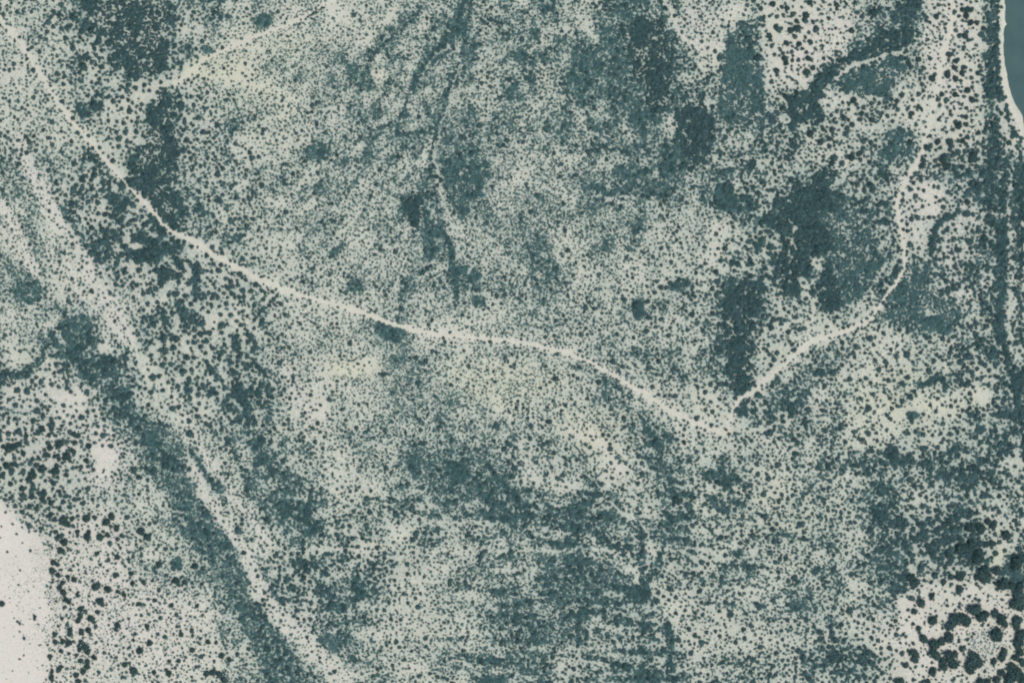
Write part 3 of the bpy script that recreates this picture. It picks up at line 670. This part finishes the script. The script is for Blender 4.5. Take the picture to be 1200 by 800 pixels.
GULLY = [('546,-4 538,22 527,44 508,63 496,80 486,95', 2.5, 1.6), ('530,20 520,45 512,60', 2.2, 2.0), ('553,-4 548,22 544,45 541,66 534,82 529,98 522,118 517,135 510,150', 1.9, 1.0), ('510,150 494,155 478,157 462,158', 1.9, 1.0),
  ('485,96 478,115 470,135 452,148 436,152 430,170', 1.7, 1.0), ('500,2 486,18 468,36 452,50 440,60 432,72 429,85', 1.9, 1.8), ('434,95 424,100 410,96', 1.9, 1.6), ('478,157 476,170 470,185', 2.2, 1.6), ('512,152 506,180 502,205 499,228', 1.8, 1.0), ('508,205 511,235 514,262', 1.5, .6),
  ('501,258 503,272 505,290 508,302', 2.3, 2.0), ('514,263 522,277 528,292 530,312 533,330 535,347', 2.0, 1.2), ('690,218 702,224 714,228 735,226 746,212', 2.2, 1.2), ('700,243 722,236', 1.5, .8), ('1125,245 1105,260 1096,270 1092,298', 2.0, .8),
  ('690,605 705,628 722,642 752,652', 2.2, 1.8), ('722,535 740,548 760,562 772,575 797,590', 1.6, 1.0), ('770,562 785,576 796,588', 1.9, .9), ('750,618 755,640 750,660 753,684', 1.7, 2.2), ('781,730 788,748 784,768 790,786 786,808', 1.9, 3.0),
  ('797,598 790,618 780,636 768,664', 1.6, 1.0), ('755,495 764,510 778,534', 2.2, 2.4), ('645,468 652,474 662,486', 1.8, 1.0), ('540,768 570,772 600,776 632,790', 1.8, 1.6), ('388,302 392,294 402,290', 1.8, .9), ('224,308 230,322 234,338', 1.8, 1.0),
  ('240,556 248,564 258,573', 1.9, 1.0), ('0,437 14,443 28,438 40,430 50,418 60,405', 1.9, 3.6), ('370,25 362,20 380,8', 1.8, 1.0), ('585,560 600,580 618,600 640,608', 2.0, 2.2), ('395,745 408,760 418,775', 1.7, 1.2), ('1000,508 1020,524 1058,540', 2.0, 2.0),
  ('1163,-5 1161,45 1160,100 1163,158', 1.9, 2.4), ('1164,158 1162,185 1161,215 1163,245', 2.1, 4.5), ('1175,165 1176,200 1176,245', 1.8, 2.4), ('1173,262 1175,295 1174,330 1172,365 1172,402', 2.2, 3.6), ('1173,262 1175,295 1174,330 1172,365 1172,402', 2.2, 3.6), ('1192,215 1193,260 1194,330 1196,395', 1.8, 2.5), ('1176,396 1186,435 1192,460 1198,505', 2.0, 3.0), ('925,480 940,462 950,455', 2.2, 2.0), ('1075,455 1100,441', 2.4, 1.2), ('600,605 640,615 690,632', 2.0, 3.0)]
gp = []
for q, r, wd_ in GULLY:
    c_ = resample(P(q), 1.0)
    for _ in range(int(len(c_)*(.55 + .32*wd_)/r*1.5)):
        p_ = c_[rng.integers(len(c_))]
        gp.append((p_[0] + rng.normal(0, wd_*.8), p_[1] + rng.normal(0, wd_*.8), r*rng.uniform(.55, 1.05)))
gp = np.array(gp)
scatter('gully_shrubs', gp, NG_D, 'dark shrubs lining the dry gullies and drainage lines', 'shrubs')
rest = pts[tid < 0]
ex = np.array(extra)[:, :3]
big = rest[:, 2] >= 1.9
large = rest[:, 2] >= 2.75
scatter('dark_shrubs', np.concatenate([rest[large], ex]), NG_D, 'larger dark shrubs dotted over the whole plain', 'shrubs')
scatter('scattered_shrubs', rest[big & ~large], NG_B, 'dark grey green shrubs dotted over the whole plain', 'shrubs')
scatter('low_scrub', rest[~big], NG_S, 'small pale green low scrub speckling the sandy plain', 'scrub')

# grass tufts and dwarf shrubs in the gaps
CT = np.clip(blurf(C, 1), 0, .9)
lamt = .004 + .040*CT*(1 - smooth((strip*-1 + 2)/2))*(1 - SEED_R)
lamt = lamt*np.exp(.45*noise(5, 61))*(1 - .93*flat)
for x, y, rx, ry, a in ((50,650,13,30,.10), (32,690,22,26,.07), (42,745,14,30,.05), (10,665,12,14,.03), (128,720,14,22,.05)):
    lamt = lamt + a*smooth(1.5 - np.hypot((WX-x)/rx, (WY-y)/ry))*np.exp(.7*noise(4, 62))
cnt = rng.poisson(np.where((strip < .3) | (river_d > -4), 0, lamt)*CELL*CELL)
j, i = np.nonzero(cnt); k = cnt[j, i]; j = np.repeat(j, k); i = np.repeat(i, k); n = len(i)
tf = np.stack([gx[i] + rng.uniform(-1, 1, n), gy[j] + rng.uniform(-1, 1, n), rng.uniform(.5, 1.2, n)*np.where(flat[j, i] > .5, .62, 1.0)], 1)
scatter('grass_tufts', tf, NG_T, 'grey green grass tufts between the shrubs', 'grass')

# trees crowding the river bank
BANK = [('1170,-60 1171,10 1169,40 1169,70 1172,86', 4.6, 46), ('1170,102 1174,112 1177,119', 4.6, 14), ('1181,124 1184,142', 3.2, 9), ('1186,149 1192,160', 4.2, 10), ('1196,166 1199,200 1200,255 1200,312', 4.2, 50),
        ('1176,396 1183,420 1188,440 1192,460 1196,480 1199,505 1203,540', 4.2, 60)]
bp = []
for s, r, n in BANK:
    q = resample(P(s), 1.0)
    for _ in range(n):
        p = q[rng.integers(len(q))]; bp.append((p[0] - 1.4 + rng.normal(0, r*.30), p[1] + rng.normal(0, 1.5), r*rng.uniform(.55, .95)))
scatter('bank_thicket', np.array(bp), NG_D, 'dark line of dense bushes along the sandy river bank', 'thicket')
print('tufts', len(tf), 'scatter points', len(pts), 'singles', len(single), 'extra', len(extra))
